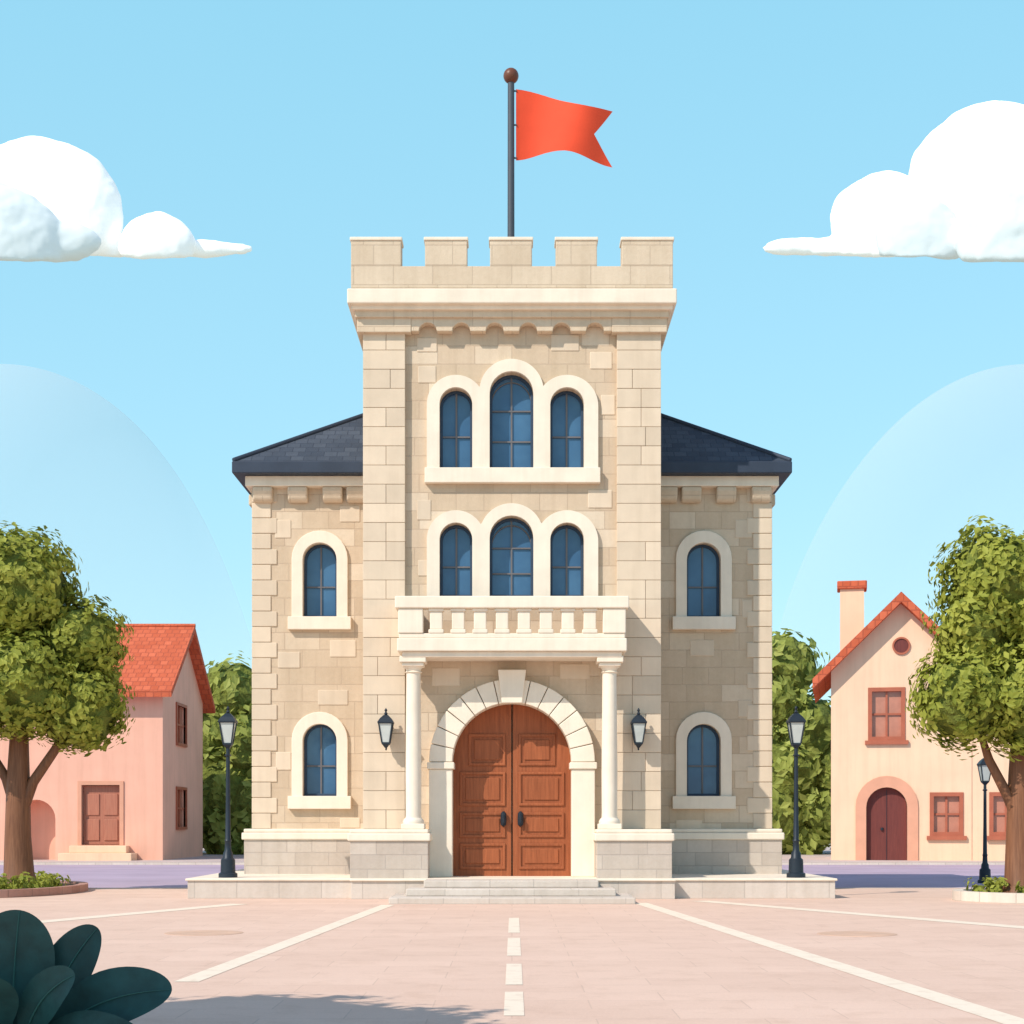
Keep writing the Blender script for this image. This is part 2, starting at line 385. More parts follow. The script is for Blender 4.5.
for k in range(3):
    y0=yF+1.75+k*1.6; 
    for x in (px0,px1-T): par.box(x,x+T,y0,y0+.95,zc1,zc2); cap.box(x-.03,x+T+.03,y0-.03,y0+.98,zc2,zc2+.09)
par.obj('parapet_merlons',M['parapet'],B,bevel=.015); cap.obj('merlon_caps',M['trim'],B,bevel=.02)
G().box(px0+T,px1-T,yF+T,yB-T,ztop,zc0+.1).obj('tower_roof_deck',M['joint'],B)
er,ez=7.48,11.58; y0,y1=42.9,53.8; ya=(y0+y1)/2; za=15.73; rt=G()
rt.add([(-er,y0,ez),(er,y0,ez),(er,y1,ez),(-er,y1,ez),(0,ya-.01,za)],[(0,1,4),(1,2,4),(2,3,4),(3,0,4),(3,2,1,0)])
rt.obj('hip_roof',M['slate'],B)
f=G(); f.box(-er-.03,er+.03,y0-.03,y1+.03,ez-.32,ez-.003)
for q in ((-er,y0),(er,y0),(er,y1),(-er,y1)): f.tube([(q[0],q[1],ez+.02),(0,ya,za+.02)],[.07,.07],8)
f.obj('roof_fascia',M['fascia'],B,bevel=.03)
c=G(); d=43.2; c.box(EX(245,d),EX(779,d),d,53.5,EZ(486,d),ez-.325); 
c.obj('wing_cornice',M['trim'],B,bevel=.02)
c=G()
for cx in (262,297,332,356,668,692,727,762):
    x=EX(cx,d); w=.27; a,b_=EZ(486,d)-.002,EZ(501,d)
    c.prism([(d+.02,a),(d+.02,a-.12),(d+.1,b_+.06),(d+.2,b_),(DW+.01,b_),(DW+.01,a)],x-w,x+w,'x')
for s,x in ((-1,wx0),(1,wx1)):
    for k in range(8):
        yy=44.2+k*1.15; q=sorted((x,x+s*.24)); c.box(q[0],q[1],yy,yy+.5,EZ(498,d),EZ(486,d)-.002)
c.obj('wing_corbels',M['parapet'],B,bevel=.05)
zp0,zp1,zp2=.5,EZ(841,39.85),1.72
p=G(); k=G()
for a,b in ((350,428),(597,672)):
    x0,x1=EX(a,39.85),EX(b,39.85)
    p.box(x0,x1,39.85,41.6,.45,zp1); k.box(x0-.06,x1+.06,39.79,41.62,zp1,zp2-.1); k.box(x0-.01,x1+.01,39.84,41.61,zp2-.1,zp2)
x0,x1=EX(244,43.2),EX(782,43.2)
p.box(x0,x1,43.2,53.4,.45,zp1); k.box(x0-.06,x1+.06,43.14,53.46,zp1,zp2-.1); k.box(x0-.01,x1+.01,43.19,53.41,zp2-.1,zp2)
for s in (-1,1):
    q=sorted((s*3.75,s*3.86)); p.box(q[0],q[1],41.6,43.2,.45,zp1)
    q=sorted((s*3.75,s*3.92)); k.box(q[0],q[1],41.62,43.14,zp1,zp2-.05)
p.obj('plinth_blocks',M['plinth'],B,bevel=.01); k.obj('plinth_caps',M['trim'],B,bevel=.03)
j=G(); yj=DT-.28; ri=dhw-.005; ro=82.5*DT/F; sp=dz1-dhw
for s in (-1,1):
    q=sorted((s*ri,s*ro)); 
    j.box(q[0],q[1],yj,DT+.3,.5,sp-.18)
    q=sorted((s*(ri-.05),s*(ro+.05))); j.box(q[0],q[1],yj-.05,DT+.3,sp-.176,sp-.004)
nv=14
for v in range(nv):
    a0=math.pi*v/nv+.005; a1=math.pi*(v+1)/nv-.005
    pts=[(r*math.cos(a),sp+r*math.sin(a)) for r,aa in ((ri,(a0,(a0+a1)/2,a1)),(ro,(a1,(a0+a1)/2,a0))) for a in aa]
    j.prism(pts,yj-random.uniform(0,.012),DT+.3)
kz0,kz1=sp+ri-.02,EZ(671,DT); kx=.36
j.prism([(-kx*.72,kz0),(kx*.72,kz0),(kx,kz1),(-kx,kz1)],yj-.1,DT+.1)
j.obj('portal_arch_stones',M['trim'],B,bevel=.02)
yd=DT+.45; dr=G(); dp=G(); dh=G()
def half(s,e):
    n=14; pts=[(s*e,dz0),(s*(dhw),dz0),(s*(dhw),sp)]
    pts+=[(s*dhw*math.cos(math.pi/2*k/n),sp+dhw*math.sin(math.pi/2*k/n)) for k in range(1,n)]
    return pts+[(s*e,sp+math.sqrt(dhw**2-e*e))]
for s in (-1,1):
    dr.prism(half(s,.02),yd,yd+.12)
    def pan(x0,x1,z0,z1):
        q=sorted((s*x0,s*x1)); w=.07
        dp.ring([(q[0],z0),(q[1],z0),(q[1],z1),(q[0],z1)],[(q[0]+w,z0+w),(q[1]-w,z0+w),(q[1]-w,z1-w),(q[0]+w,z1-w)],yd-.04,yd+.01)
        dp.box(q[0]+w+.08,q[1]-w-.08,yd-.03,yd+.01,z0+w+.08,z1-w-.08)
    pan(.17,dhw-.17,.68,1.35); pan(.17,dhw-.17,1.5,2.15); pan(.17,dhw-.17,2.32,3.2); pan(.17,dhw-.4,3.36,4.18)
    dh.lathe([(.02,-.2),(.07,-.15),(.08,0),(.07,.15),(.02,.2)],s*.22,yd-.07,EZ(819,yd),12)
    dh.tube([(s*.22,yd-.08,EZ(819,yd)+.08),(s*.22,yd-.18,EZ(819,yd)+.06),(s*.22,yd-.18,EZ(819,yd)-.1),(s*.22,yd-.08,EZ(819,yd)-.12)],[.03]*4,8)
dr.obj('door_leaves',M['wood'],B); dp.obj('door_panels',M['wood'],B,bevel=.015); dh.obj('door_handles',M['iron'],B,smooth=True)
yc=40.25
col=G()
for px in (413.5,609.5):
    x=EX(px,yc); zt=EZ(657,yc); z0=1.72
    col.box(x-.29,x+.29,yc-.29,yc+.29,z0,z0+.14); col.box(x-.33,x+.33,yc-.33,yc+.33,zt-.16,zt)
    col.box(x-.27,x+.27,yc-.27,yc+.27,zt-.25,zt-.16)
col.obj('column_plinths_and_capitals',M['trim'],B,bevel=.02)
col=G()
for px in (413.5,609.5):
    x=EX(px,yc)
    col.lathe([(.26,.14),(.27,.19),(.24,.25),(.2,.29),(.195,.4),(.2,1.4),(.18,zt-z0-.5),(.18,zt-z0-.42),(.22,zt-z0-.39),(.18,zt-z0-.36),(.2,zt-z0-.3),(.26,zt-z0-.25)],x,yc,z0,24)
col.obj('column_shafts',M['trim'],B,smooth=True)
d=39.8; bal=G(); bx0,bx1=EX(397,d),EX(627,d)
bal.box(bx0+.12,bx1-.12,d+.1,DT,EZ(657,d)+.01,EZ(651,d)); bal.box(bx0,bx1,d,DT,EZ(651,d),EZ(638,d)); bal.box(bx0+.04,bx1-.04,d+.04,DT,EZ(638,d),EZ(633,d))
zr0,zr1=EZ(608,d),EZ(596,d); zf=EZ(633,d)
bal.box(bx0-.05,bx1+.05,d-.04,d+.36,zr0,zr1)
for a in ((bx0-.05,bx0+.35),(bx1-.35,bx1+.05)): bal.box(a[0],a[1],d+.36,DT-.02,zr0,zr1)
for a,b in ((398,423),(603,626)): bal.box(EX(a,d),EX(b,d),d+.01,d+.31,zf,zr0)
bal.obj('balcony_slab_and_rail',M['trim'],B,bevel=.025)
bb=G(); hb=zr0-zf
def balu(x,y):
    bb.box(x-.19,x+.19,y-.13,y+.13,zf,zf+.1); bb.box(x-.19,x+.19,y-.13,y+.13,zr0-.08,zr0)
    bb.box(x-.155,x+.155,y-.1,y+.1,zf+.1,zr0-.08)
for k_ in range(8): balu(EX(436+k_*22,d),d+.16)
for k_ in range(2):
    for x in (bx0+.19,bx1-.19): balu(x,d+.55+k_*.36)
bb.obj('balusters',M['trim'],B,bevel=.02)
s_=G(); s_.box(-8.05,8.02,39.7,54.5,-.1,.44); s_.box(EX(351,39.4),EX(675,39.4),39.4,39.7,-.1,.44)
s_.obj('platform_base',M['plat'],B,bevel=.01)
s_=G(); s_.box(-8.1,8.07,39.65,54.55,.44,.5); s_.box(EX(350,39.4),EX(676,39.4),39.34,39.65,.44,.5)
s_.obj('platform_top',M['trim'],B,bevel=.02)
s_=G(); s_.box(-2.85,2.85,36.9,39.4,-.1,.15); s_.box(-2.5,2.45,37.65,39.4,.15,.32); s_.box(-2.12,2.08,38.4,39.34,.32,.495)
s_.obj('entrance_steps',M['plat'],B,bevel=.025)

def lantern(x,y,z,s,ir,gs):
    r45=math.pi/4
    gs.lathe([(.13*s,.04*s),(.235*s,.52*s)],x,y,z,4,r45)
    ir.lathe([(.04*s,-.1*s),(.1*s,-.04*s),(.15*s,0),(.15*s,.04*s)],x,y,z,4,r45)
    for k in range(4):
        a=r45+k*math.pi/2
        ir.tube([(x+.14*s*math.cos(a),y+.14*s*math.sin(a),z+.03*s),(x+.245*s*math.cos(a),y+.245*s*math.sin(a),z+.53*s)],[.018*s]*2,6)
    ir.lathe([(.28*s,.52*s),(.29*s,.56*s),(.2*s,.66*s),(.09*s,.74*s),(.06*s,.75*s)],x,y,z,4,r45)
    ir.lathe([(.03*s,.74*s),(.05*s,.78*s),(.02*s,.83*s),(.04*s,.87*s),(.005*s,.93*s)],x,y,z,10)
for i,px in enumerate((386,638.5)):
    E=empty('wall_lantern' if i==0 else 'wall_lantern.001',(EX(px,40.6),40.75,EZ(735,40.6)))
    ir=G(); gs=G(); x=EX(px,40.55); z=EZ(744,40.55)
    lantern(x,40.52,z,.98,ir,gs)
    ir.box(x-.06,x+.06,40.78,40.86,z+.15,z+.6); ir.tube([(x,40.82,z+.2),(x,40.7,z+.0),(x,40.58,z-.14),(x,40.52,z-.08)],[.022]*4,8)
    ir.tube([(x,40.82,z+.5),(x,40.7,z+.62),(x,40.56,z+.6)],[.018]*3,8)
    ir.obj('bracket_and_frame',M['iron'],E); gs.obj('glass',M['lampglass'],E)
def street_lamp(i,x,y,z):
    E=empty('street_lamp' if i==0 else 'street_lamp.%03d'%i,(x,y,z)); ir=G(); gs=G()
    ir.lathe([(.24,0),(.24,.1),(.19,.13),(.18,.45),(.13,.5),(.12,.62),(.085,.68),(.075,.9),(.09,.93),(.07,.97),(.055,2.0),(.05,3.05),(.09,3.08),(.05,3.12),(.045,3.3)],0,0,0,16)
    ir.obj('post',M['iron'],E,smooth=True,local=True)
    ir=G(); lantern(0,0,3.35,1.06,ir,gs); ir.obj('lantern_frame',M['iron'],E,local=True); gs.obj('lantern_glass',M['lampglass'],E,local=True)
street_lamp(0,EX(228,40.4),40.4,.5); street_lamp(1,EX(796,40.4),40.4,.5); street_lamp(2,EX(985,53),53,-.11)

FP=empty('flagpole_with_flag',(0,44,zc0)); yfp=44
xp=EX(511,yfp); zt_=EZ(83,yfp)
g=G(); g.lathe([(.14,0),(.14,.1),(.1,.14),(.09,zt_-zc0)],xp,yfp,zc0,16); g.obj('pole',M['pole'],FP,smooth=True)
g=G(); g.lathe([(.21*math.sin(math.pi*k/12)+.001,-.21*math.cos(math.pi*k/12)) for k in range(13)],xp,yfp,EZ(76,yfp),20); g.obj('ball_finial',M['ball'],FP,smooth=True)
top=[(0,89),(.15,90),(.3,94),(.45,101),(.6,106.5),(.75,109.5),(1,109)]; bot=[(0,161),(.15,157),(.3,153),(.5,152.5),(.65,156),(.8,160.5),(1,164)]
def itp(L,u):
    xs=[a for a,_ in L]; ys=[b for _,b in L]
    return float(np.interp(u,xs,ys)*.5+(np.interp(max(0,u-.08),xs,ys)+np.interp(min(1,u+.08),xs,ys))*.25)
g=G(); nu,nv_=40,16; vs=[];fs=[]
for a in range(nu+1):
    for b in range(nv_+1):
        u=a/nu; v=b/nv_; w=97-19*(1-abs(2*v-1))
        pxx=516+u*w; uu=(pxx-516)/97; t_=itp(top,uu); b2=itp(bot,uu)
        py=t_+(b2-t_)*v; yy=yfp+.26*math.sin(uu*6.5+.4+v*.9)*(uu**.6)
        vs.append((EX(pxx,yfp),yy,EZ(py,yfp)))
for a in range(nu):
    for b in range(nv_): o=a*(nv_+1)+b; fs.append((o,o+1,o+nv_+2,o+nv_+1))
g.add(vs,fs); g.obj('flag',M['flag'],FP,smooth=True)
g=G()
for z in (EZ(91,yfp),EZ(125,yfp),EZ(158,yfp)): g.tube([(xp,yfp,z),(xp+.16,yfp,z)],[.025]*2,6)
g.obj('flag_rings',M['pole'],FP)

# ================================================================== HOUSES
HL=empty('pink_plaster_house',(-24,87,0)); xr=-17.9; yf,yk=82,92.6; ez_=8.8; rz=12.3; ym=(yf+yk)/2
cutl=G(); cutl.prism(arch(-24.4,1.0,-.1,3.1),yf-.5,yf+1.2); cutl.box(-22.05,-20.1,yf-.5,yf+.35,.78,3.85)
cutl.box(xr-.3,xr+.5,85.3,87.7,6.2,8.2); cutl.box(xr-.3,xr+.5,85.3,87.7,1.7,3.7)
g=G(); g.prism([(yf,-.1),(yk,-.1),(yk,ez_),(ym,rz),(yf,ez_)],-33,xr,'x'); g.obj('walls',M['pink'],HL,cut=cutl)
g=G(); o=.75; sl=(rz-ez_)/(ym-yf)
g.prism([(yf-o,ez_-o*sl),(ym,rz),(yk+o,ez_-o*sl),(yk+o,ez_-o*sl+.32),(ym,rz+.36),(yf-o,ez_-o*sl+.32)],-33.5,xr+.6,'x'); g.obj('roof',M['tile'],HL)
g=G(); g.tube([(-33.5,ym,rz+.36),(xr+.62,ym,rz+.36)],[.12,.12],10); g.obj('ridge_tiles',M['tile'],HL)
g=G(); g.box(-22.0,-20.15,yf+.22,yf+.3,.8,3.82)
for k_ in range(2):
    for z in (1.0,2.3): g.box(-21.9+k_*.95,-21.2+k_*.95,yf+.17,yf+.22,z,z+1.1)
g.obj('door',M['wood2'],HL,bevel=.02)
g=G(); g.ring([(-22.25,.76),(-19.9,.76),(-19.9,4.05),(-22.25,4.05)],[(-22.05,.78),(-20.1,.78),(-20.1,3.85),(-22.05,3.85)],yf-.06,yf+.1); g.obj('door_frame',M['peachtrim'],HL)
g=G(); g.box(-22.9,-19.2,yf-1.3,yf-.002,-.05,.37); g.box(-22.5,-19.6,yf-.7,yf-.001,.37,.75); g.obj('door_steps',M['peach'],HL,bevel=.03)
g=G()
for z in (6.2,1.7):
    g.box(xr-.2,xr-.15,85.3,87.7,z,z+2)
g.obj('side_window_panes',M['pane'],HL)
g=G()
for z in (6.2,1.7):
    g.box(xr-.14,xr-.05,86.45,86.55,z,z+2); g.box(xr-.13,xr-.06,85.3,87.7,z+.95,z+1.05)
    g.box(xr-.1,xr+.08,85.15,85.3,z-.15,z+2.15); g.box(xr-.1,xr+.08,87.7,87.85,z-.15,z+2.15); g.box(xr-.1,xr+.12,85.3,87.7,z-.15,z); g.box(xr-.1,xr+.08,85.3,87.7,z+2,z+2.15)
g.obj('side_window_frames',M['redframe'],HL)

HR=empty('peach_gabled_house',(16.35,82,0),-R(11.6))
cr=G(); cr.prism(arch(2.78,1.02,-.1,3.72),-.5,.4); cr.box(1.95,3.6,-.5,.3,6.2,8.7)
for x in (5.0,): cr.box(x,x+1.45,-.5,.3,1.35,3.35)
W=6.95; e2,a2=9.65,13.05
cirx=3.5
w1=G(); w1.prism([(0,-.1),(W,-.1),(W,e2),(W/2,a2),(0,e2)],0,9); w1.obj('gable_walls',M['peach'],HR,cut=cr,local=True)
cr2=G(); cr2.box(7.9,9.35,-.5,.35,1.35,3.35)
G().box(W+.003,17,.05,8.5,-.1,7).obj('side_wing_walls',M['peach'],HR,cut=cr2,local=True)
g=G(); o=.92; sl=(a2-e2)/(W/2)
g.prism([(-o,e2-o*sl),(W/2,a2),(W+o,e2-o*sl),(W+o,e2-o*sl+.5),(W/2,a2+.52),(-o,e2-o*sl+.5)],-.7,9.5); g.prism([(-.6,6.9),(4.3,9.6),(9.1,6.9),(9.1,7.2),(4.3,9.95),(-.6,7.2)],W+.1,17.5,'x'); g.obj('roof',M['tile'],HR,local=True)
g=G(); g.box(.45,1.7,3,4.2,9,14.3); g.obj('chimney_stack',M['peach'],HR,local=True)
g=G(); g.box(.3,1.85,2.85,4.35,14.3,14.72); g.obj('chimney_cap',M['tile'],HR,local=True,bevel=.05)
g=G(); g.prism(arch(2.78,1.0,0,3.7),.25,.33); g.obj('arched_door',M['darkwood'],HR,local=True)
g=G(); g.box(2.77,2.79,.22,.25,0,3.65); g.lathe([(.07,-.07),(.07,.07)],2.55,.2,1.6,8); g.obj('door_details',M['iron'],HR,local=True)
g=G(); g.ring(arch(2.78,1.55,-.05,4.3),arch(2.78,1.02,-.05,3.72),-.08,.05); g.obj('door_surround',M['peachtrim'],HR,local=True)
g=G(); p_=G()
for x,z,w,h in ((1.95,6.2,1.65,2.5),(5.0,1.35,1.45,2.0),(7.9,1.35,1.45,2.0)):
    p_.box(x,x+w,.2,.25,z,z+h)
    g.ring([(x-.1,z-.1),(x+w+.1,z-.1),(x+w+.1,z+h+.1),(x-.1,z+h+.1)],[(x+.1,z+.1),(x+w-.1,z+.1),(x+w-.1,z+h-.1),(x+.1,z+h-.1)],-.05,.2)
    g.box(x+w/2-.05,x+w/2+.05,.1,.19,z+.1,z+h-.1); g.box(x+.1,x+w-.1,.11,.18,z+h/2-.05,z+h/2+.05); g.box(x-.25,x+w+.25,-.16,-.002,z-.3,z-.1)
ci=[(cirx+.45*math.cos(2*math.pi*k/24),10.9+.45*math.sin(2*math.pi*k/24)) for k in range(24)]
ci2=[(cirx+.36*math.cos(2*math.pi*k/24),10.9+.36*math.sin(2*math.pi*k/24)) for k in range(24)]
g.ring(ci,ci2,-.08,.02); 
g.obj('window_frames',M['redframe'],HR,local=True); p_.obj('window_panes',M['pane'],HR,local=True)
G().prism(ci2,-.03,.02).obj('round_window_pane',M['darkwood'],HR,local=True)

# ================================================================== FOLIAGE
def rawmesh(name,V,Fq,mat,parent=None,loc=None):
    me=bpy.data.meshes.new(name); me.from_pydata(V.tolist() if hasattr(V,'tolist') else V,[],Fq.tolist() if hasattr(Fq,'tolist') else Fq); me.update(); me.materials.append(mat)
    ob=bpy.data.objects.new(name,me); sc.collection.objects.link(ob)
    if parent: ob.parent=parent; ob.matrix_parent_inverse=Matrix.Translation(-parent.location)
    return ob
def leafcloud(lobes,clumps,per,size,cr,lo=.74,hi=.95):
    C=[];O=[]
    for (x,y,z,rx,ry,rz) in lobes:
        n=int(clumps*(rx*rz))+6
        i=np.arange(n)+.5; ph=np.arccos(1-2*i/n); th=np.pi*(1+5**.5)*i
        d=np.stack([np.cos(th)*np.sin(ph),np.sin(th)*np.sin(ph),np.cos(ph)],1)+rng.normal(scale=.12,size=(n,3)); d/=np.linalg.norm(d,axis=1)[:,None]
        rad=rng.uniform(lo,hi,size=(n,1))
        cc=np.array([x,y,z])+d*rad*np.array([rx,ry,rz])
        for c0,dd in zip(cc,d):
            p=rng.normal(size=(per,3)); p/=np.linalg.norm(p,axis=1)[:,None]; p*=rng.uniform(.15,1,size=(per,1))**.5*cr*rng.uniform(.75,1.25)
            C.append(c0+p); q=p/cr*.7+dd*1.4; O.append(q)
    C=np.vstack(C);O=np.vstack(O); O=O+rng.normal(scale=.35,size=O.shape); O/=np.linalg.norm(O,axis=1)[:,None]
    n=len(C); r=rng.normal(size=(n,3)); a=np.cross(O,r); a/=np.linalg.norm(a,axis=1)[:,None]; b=np.cross(O,a)
    s=size*rng.uniform(.6,1.25,size=(n,1))
    V=np.stack([C-a*s,C+b*s*.55+O*s*.12,C+a*s,C-b*s*.55+O*s*.12],1).reshape(-1,3)
    return V,np.arange(4*n).reshape(-1,4)
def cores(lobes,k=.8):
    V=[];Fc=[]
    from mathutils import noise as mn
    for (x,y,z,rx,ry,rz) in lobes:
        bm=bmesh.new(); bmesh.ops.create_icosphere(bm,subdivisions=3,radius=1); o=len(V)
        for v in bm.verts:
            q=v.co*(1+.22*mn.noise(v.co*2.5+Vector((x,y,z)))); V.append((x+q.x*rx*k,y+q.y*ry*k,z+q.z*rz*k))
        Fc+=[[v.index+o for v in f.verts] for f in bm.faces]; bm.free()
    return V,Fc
def tree(name,loc,lobes,trunk,clumps=34,per=36,size=.115,cr=.33):
    E=empty(name,loc)
    V,Fq=leafcloud(lobes,clumps,per,size,cr); rawmesh('leaves',V,Fq,M['leafA'],E)
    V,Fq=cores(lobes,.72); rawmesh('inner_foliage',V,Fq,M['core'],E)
    g=G()
    for pts,r in trunk: g.tube(pts,r,12)
    g.obj('trunk_and_limbs',M['bark'],E,smooth=True)
def PL(lst,d,dy=0):
    out=[]
    for px,py,r,*k in lst:
        off=k[0] if k else 0; rr=r*d/F; out.append((EX(px,d),d+off,EZ(py,d),rr,rr*1.0,rr))
    return out
dl=44.0
L=PL([(16,588,66),(-55,620,75,.5),(26,686,58,-.6),(78,640,46,.3),(80,708,50,0),(-40,698,60,-.5),(0,640,66,1.8),(50,675,58,1.4)],dl)
x=EX(19,dl)
tree('broadleaf_tree',(x,dl,.2),L,[
 ([(x,dl,.1),(x,dl,.5),(x-.03,dl,1.5),(x-.02,dl,3),(x+.02,dl,5),(x,dl,7)],[.56,.42,.36,.32,.22,.1]),
 ([(x-.02,dl,2.0),(x+.4,dl-.05,3.0),(x+1.0,dl,3.9),(x+1.6,dl,5)],[.2,.15,.13,.06]),
 ([(x-.02,dl,2.2),(x-.35,dl,3.1),(x-.9,dl,4.0),(x-1.5,dl,5)],[.2,.14,.12,.06])])
d2=38.6
L=PL([(998,584,64),(972,625,42,-.3),(960,700,54,-.3),(1045,610,80,.4),(1025,702,62,-.3),(1090,690,75,.3),(1012,650,66,1.0),(985,660,48,.2)],d2)
x=EX(1020,d2)
tree('broadleaf_tree.001',(x,d2,.2),L,[
 ([(x,d2,.1),(x,d2,.4),(x-.02,d2,1.4),(x,d2,3),(x+.05,d2,5),(x,d2,7)],[.5,.38,.32,.28,.2,.1]),
 ([(x,d2,1.9),(x-.35,d2-.05,2.6),(x-.75,d2,3.4),(x-1.1,d2,4.5)],[.17,.13,.11,.05]),
 ([(x,d2,2.2),(x+.5,d2,3.1),(x+1.1,d2,4.3)],[.17,.13,.06])])
tx,ty=-6.8,10.7
tree('broadleaf_tree.002',(tx,ty,0),[(tx,ty,5.4,1.9,1.9,1.4),(tx+1.2,ty+.5,4.9,1.2,1.2,1.0),(tx-1.2,ty-.6,5,1.4,1.4,1.2),(tx+.4,ty-1.3,5.1,1.2,1.2,1.0),(tx-.3,ty+1.5,5.2,1.2,1.3,.9)],[
 ([(tx,ty,0),(tx,ty,.4),(tx,ty,2.5),(tx,ty,5)],[.35,.24,.2,.1]),([(tx,ty,2.6),(tx+.9,ty,4.4)],[.12,.06]),([(tx,ty,2.6),(tx-.9,ty,4.6)],[.12,.06])],clumps=12,per=30,size=.13,cr=.34)
def planter(name,x,y,rx,ry,h,mat,seed):
    E=empty(name,(x,y,0)); n=48
    o=[(x+rx*math.cos(2*math.pi*k/n),y+ry*math.sin(2*math.pi*k/n)) for k in range(n)]
    i_=[(x+(rx-.25)*math.cos(2*math.pi*k/n),y+(ry-.25)*math.sin(2*math.pi*k/n)) for k in range(n)]
    g=G(); v=[(a,b,-.05) for a,b in o]+[(a,b,h) for a,b in o]+[(a,b,h) for a,b in i_]+[(a,b,-.05) for a,b in i_]; f=[]
    for k in range(n):
        j=(k+1)%n
        for l in range(3): f.append((l*n+k,l*n+j,(l+1)*n+j,(l+1)*n+k))
    g.add(v,f); g.obj('kerb_ring',mat,E)
    g=G(); g.prism(i_,0,h-.06,'z'); g.obj('soil',M['soil'],E)
    lob=[]
    for k in range(20):
        a=random.uniform(0,6.28); q=math.sqrt(random.uniform(0.05,.6)); r=random.uniform(.15,.34); lob.append((x+q*rx*math.cos(a),y+q*ry*math.sin(a),h+.02,r*1.3,r*1.3,r))
    V,Fq=leafcloud(lob,20,20,.08,.14); rawmesh('low_plants',V,Fq,M['leafA'],E)
planter('tree_planter',-13.7,43.2,2.05,3.6,.2,M['kerbR'],1)
planter('tree_planter.001',EX(1020,38.6)+.7,38.7,2.25,1.9,.24,M['kerbW'],2)
dd=98; lob=[]
def DTt(px,py,r,d=98,o=0): lob.append((EX(px,d),d+o,EZ(py,d),r*d/F,r*d/F,r*d/F*1.05))
for q in ((234,696,38),(215,735,38),(248,745,42),(225,790,42),(255,805,45),(200,800,40),(235,835,34)): DTt(*q)
for q in ((784,668,38),(770,700,40),(806,735,42),(790,770,45),(820,810,38),(775,815,42),(835,770,40),(800,840,30)): DTt(*q)
for k_ in range(40):
    px=-500+k_*52+random.uniform(-15,15)
    if 190<px<270 or 760<px<840: continue
    h_=random.uniform(40,60); DTt(px,random.uniform(745,765),h_,d=102); DTt(px+20,810,45,d=102)
V,Fq=leafcloud(lob,2.6,22,.36,.85); E=empty('distant_trees',(0,98,0)); rawmesh('leaves',V,Fq,M['leafD'],E)
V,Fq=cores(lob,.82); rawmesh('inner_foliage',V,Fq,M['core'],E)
# foreground plant
E=empty('broadleaf_plant',(-4.1,13.2,0)); g=G(); gr=G()
def bigleaf(p0,p1,c,w,n=22):
    p0,p1,c=map(Vector,(p0,p1,c)); v=[];f=[]; rp=[]
    for k in range(n+1):
        t=math.sin(k/n*math.pi/2); p=p0*(1-t)**2+c*2*t*(1-t)+p1*t*t; tg=(2*(1-t)*(c-p0)+2*t*(p1-c)).normalized()
        side=tg.cross(Vector((0.1,-1,.45))).normalized(); nn=side.cross(tg).normalized()
        e=max(0,1-((t-.6)/.4)**2) if t>.6 else 1
        ww=w*.5*((.12+.88*math.sin(min(1,t/.6)*math.pi/2)**1.3) if t<=.6 else e**.5)+.003
        for s,hh in ((-1,.16),(-.5,.05),(0,-.02),(.5,.05),(1,.16)):
            v.append(tuple(p+side*ww*s+nn*hh*ww*.9))
        if k<n-1: rp.append(tuple(p-nn*-.004+Vector((0,-.006,.002))))
    for k in range(n):
        for a in range(4): o=k*5+a; f.append((o,o+1,o+6,o+5))
    g.add(v,f); gr.tube(rp,[.009*(1-.8*i/len(rp)) for i in range(len(rp))],6)
b0=Vector((-4.1,13.2,0))
def LF(px,py,w,dy=0,bx=0,bulge=.25):
    d=13.2+dy; t=Vector((EX(px,d),d,EZ(py,d))); p0=b0+Vector((bx,dy*.2,0)); m=(p0+t)/2+Vector(((t.x-p0.x)*-.25,dy*.1,bulge))
    bigleaf(p0,t,m,w)
for a in ((20,910,.66,-.1,-.02,.1),(98,928,.42,0,.2,.1),(172,990,.50,-.2,.3,.22),(-45,915,.6,.2,-.2,.15),(150,1050,.45,-.6,.2,.2),(75,975,.36,-.5,.1,.15),(-20,975,.5,-.6,-.1,.15),(-110,970,.5,.1,-.3,.2),(-60,1020,.5,-.7,-.2,.2),(-160,1040,.5,-.3,-.2,.25)): LF(*a)
g.obj('leaves',M['plant'],E,smooth=True); gr.obj('midribs',M['rib'],E,smooth=True)

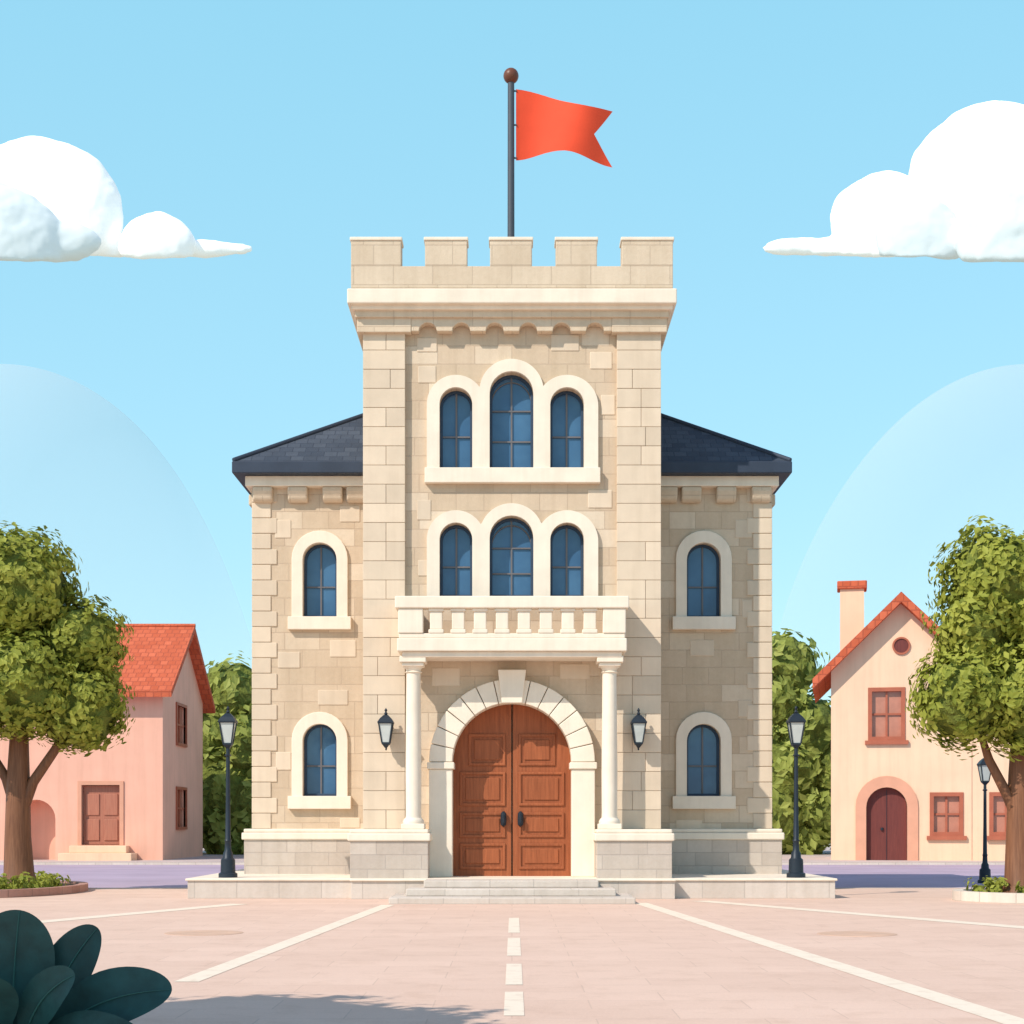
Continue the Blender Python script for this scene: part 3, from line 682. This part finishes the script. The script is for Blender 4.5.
# ================================================================== CLOUDS
def cloudmat(name,col,em):
    m,nt,b=newmat(name)
    b.inputs['Base Color'].default_value=(*col,1); b.inputs['Roughness'].default_value=1; b.inputs['Specular IOR Level'].default_value=0
    b.inputs['Emission Color'].default_value=(*col,1); b.inputs['Emission Strength'].default_value=em  # added glow brightens the cloud's underside and flattens its shading
    return m
cw=cloudmat('cloud_white',(.90,.90,.90),.30); cg=cloudmat('cloud_shade',(.60,.655,.68),.35)
tex=bpy.data.textures.new('cl','CLOUDS'); tex.noise_scale=18; tex.noise_depth=4
def cloud(name,balls,d,zbase):
    E=empty(name,(EX(balls[0][0][0],d),d,EZ(zbase,d)))
    for nm,bl,mat in (('puffs',balls[0],cw),('shaded_puffs',balls[1],cg)):
        me=bpy.data.meshes.new(nm); bm=bmesh.new()
        for px,py,rx,rz,off in bl:
            s=d/F; r=bmesh.ops.create_icosphere(bm,subdivisions=4,radius=1)
            for v in r['verts']:
                yy=d+off+v.co.y*min(rx,rz*1.6)*s*.45; zb=EZ(zbase,d)*(1+(yy-d)/d*1.15)
                v.co=Vector((EX(px,d)+v.co.x*rx*s,yy,max(EZ(py,d)+v.co.z*rz*s,zb+v.co.z*.4)))
        bm.to_mesh(me); bm.free(); me.materials.append(mat)
        ob=bpy.data.objects.new(nm,me); sc.collection.objects.link(ob)
        md=ob.modifiers.new('r','REMESH'); md.mode='VOXEL'; md.voxel_size=1.0; md.use_smooth_shade=True
        sm=ob.modifiers.new('s','SMOOTH'); sm.iterations=3
        dm=ob.modifiers.new('d','DISPLACE'); dm.texture=tex; dm.strength=4.0; dm.mid_level=.5; dm.texture_coords='GLOBAL'
        ob.parent=E; ob.matrix_parent_inverse=Matrix.Translation(-E.location)
cloud('cumulus_cloud',([(38,217,87,77,0),(-60,225,80,70,20),(160,250,38,32,-5),(110,250,60,14,0),(190,249,62,9,0)],[(0,262,76,62,-18),(60,258,50,18,-16)]),600,256)
cloud('cumulus_cloud.001',([(1000,206,96,104,0),(882,232,54,55,-5),(1100,220,90,80,20),(850,249,50,14,0),(820,248,58,9,0)],[(1010,262,78,86,-32),(905,262,42,44,-22)]),600,254)
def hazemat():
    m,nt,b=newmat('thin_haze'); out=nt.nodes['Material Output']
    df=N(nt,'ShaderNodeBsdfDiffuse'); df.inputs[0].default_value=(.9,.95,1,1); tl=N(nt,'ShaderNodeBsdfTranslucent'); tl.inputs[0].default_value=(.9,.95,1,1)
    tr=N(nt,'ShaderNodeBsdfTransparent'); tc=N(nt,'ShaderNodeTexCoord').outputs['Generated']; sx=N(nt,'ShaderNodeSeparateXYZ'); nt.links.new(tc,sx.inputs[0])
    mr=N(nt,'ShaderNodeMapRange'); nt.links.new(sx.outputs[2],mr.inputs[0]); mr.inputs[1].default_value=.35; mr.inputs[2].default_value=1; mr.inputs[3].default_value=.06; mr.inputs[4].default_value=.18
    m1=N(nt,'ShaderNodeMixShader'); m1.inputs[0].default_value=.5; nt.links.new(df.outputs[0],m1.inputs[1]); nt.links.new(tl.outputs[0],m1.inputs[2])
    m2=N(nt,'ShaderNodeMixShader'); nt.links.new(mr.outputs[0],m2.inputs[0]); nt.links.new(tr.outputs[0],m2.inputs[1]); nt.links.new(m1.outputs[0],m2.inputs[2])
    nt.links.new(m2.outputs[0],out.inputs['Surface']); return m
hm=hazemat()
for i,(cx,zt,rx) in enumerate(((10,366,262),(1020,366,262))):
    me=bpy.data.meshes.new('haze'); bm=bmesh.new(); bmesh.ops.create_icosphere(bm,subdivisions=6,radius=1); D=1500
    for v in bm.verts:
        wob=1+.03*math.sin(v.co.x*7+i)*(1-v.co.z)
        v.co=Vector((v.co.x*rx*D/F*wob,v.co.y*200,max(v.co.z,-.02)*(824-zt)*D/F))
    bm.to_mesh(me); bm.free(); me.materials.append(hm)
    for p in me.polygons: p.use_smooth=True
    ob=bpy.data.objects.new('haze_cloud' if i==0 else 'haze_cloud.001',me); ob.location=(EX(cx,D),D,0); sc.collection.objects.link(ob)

# ================================================================== LIGHT, SKY, CAMERA
az,el=R(48),R(42)
sv=Vector((-math.sin(az)*math.cos(el),-math.cos(az)*math.cos(el),math.sin(el)))
sd=bpy.data.lights.new('sun','SUN'); sd.energy=4.3; sd.angle=R(.5); sd.color=(1,.915,.81)
so=bpy.data.objects.new('sun',sd); so.rotation_euler=(-sv).to_track_quat('-Z','Y').to_euler(); so.location=(-30,-30,60); sc.collection.objects.link(so)
w=bpy.data.worlds.new('World'); sc.world=w; w.use_nodes=True; nt=w.node_tree
sk=nt.nodes.new('ShaderNodeTexSky'); sk.sky_type='NISHITA'; sk.sun_disc=False; sk.sun_elevation=el; sk.sun_rotation=math.atan2(sv.x,sv.y)
sk.air_density=1.0; sk.dust_density=.3; sk.ozone_density=1.5
tcw=N(nt,'ShaderNodeTexCoord').outputs['Generated']; sx=N(nt,'ShaderNodeSeparateXYZ'); nt.links.new(tcw,sx.inputs[0])
scat=ramp(nt,sx.outputs[2],[(0,(.50,.87,.98)),(.22,(.42,.84,1.0)),(.46,(.345,.80,1.0)),(.62,(.30,.40,.62)),(1,(.24,.28,.46))])
vm=N(nt,'ShaderNodeVectorMath',operation='SCALE'); nt.links.new(scat,vm.inputs[0]); vm.inputs['Scale'].default_value=5.0
v2=N(nt,'ShaderNodeVectorMath',operation='SCALE'); nt.links.new(sk.outputs[0],v2.inputs[0]); v2.inputs['Scale'].default_value=.35
ad=N(nt,'ShaderNodeVectorMath',operation='ADD'); nt.links.new(vm.outputs[0],ad.inputs[0]); nt.links.new(v2.outputs[0],ad.inputs[1])
nt.links.new(ad.outputs[0],nt.nodes['Background'].inputs[0]); nt.nodes['Background'].inputs[1].default_value=.15
cd=bpy.data.cameras.new('camera'); cam=bpy.data.objects.new('camera',cd); sc.collection.objects.link(cam)
cam.location=(0,0,H); cam.rotation_euler=(R(90),0,0); cd.sensor_width=36; cd.lens=F/1024*36; cd.shift_y=(824-512)/1024; cd.clip_end=9000
sc.camera=cam
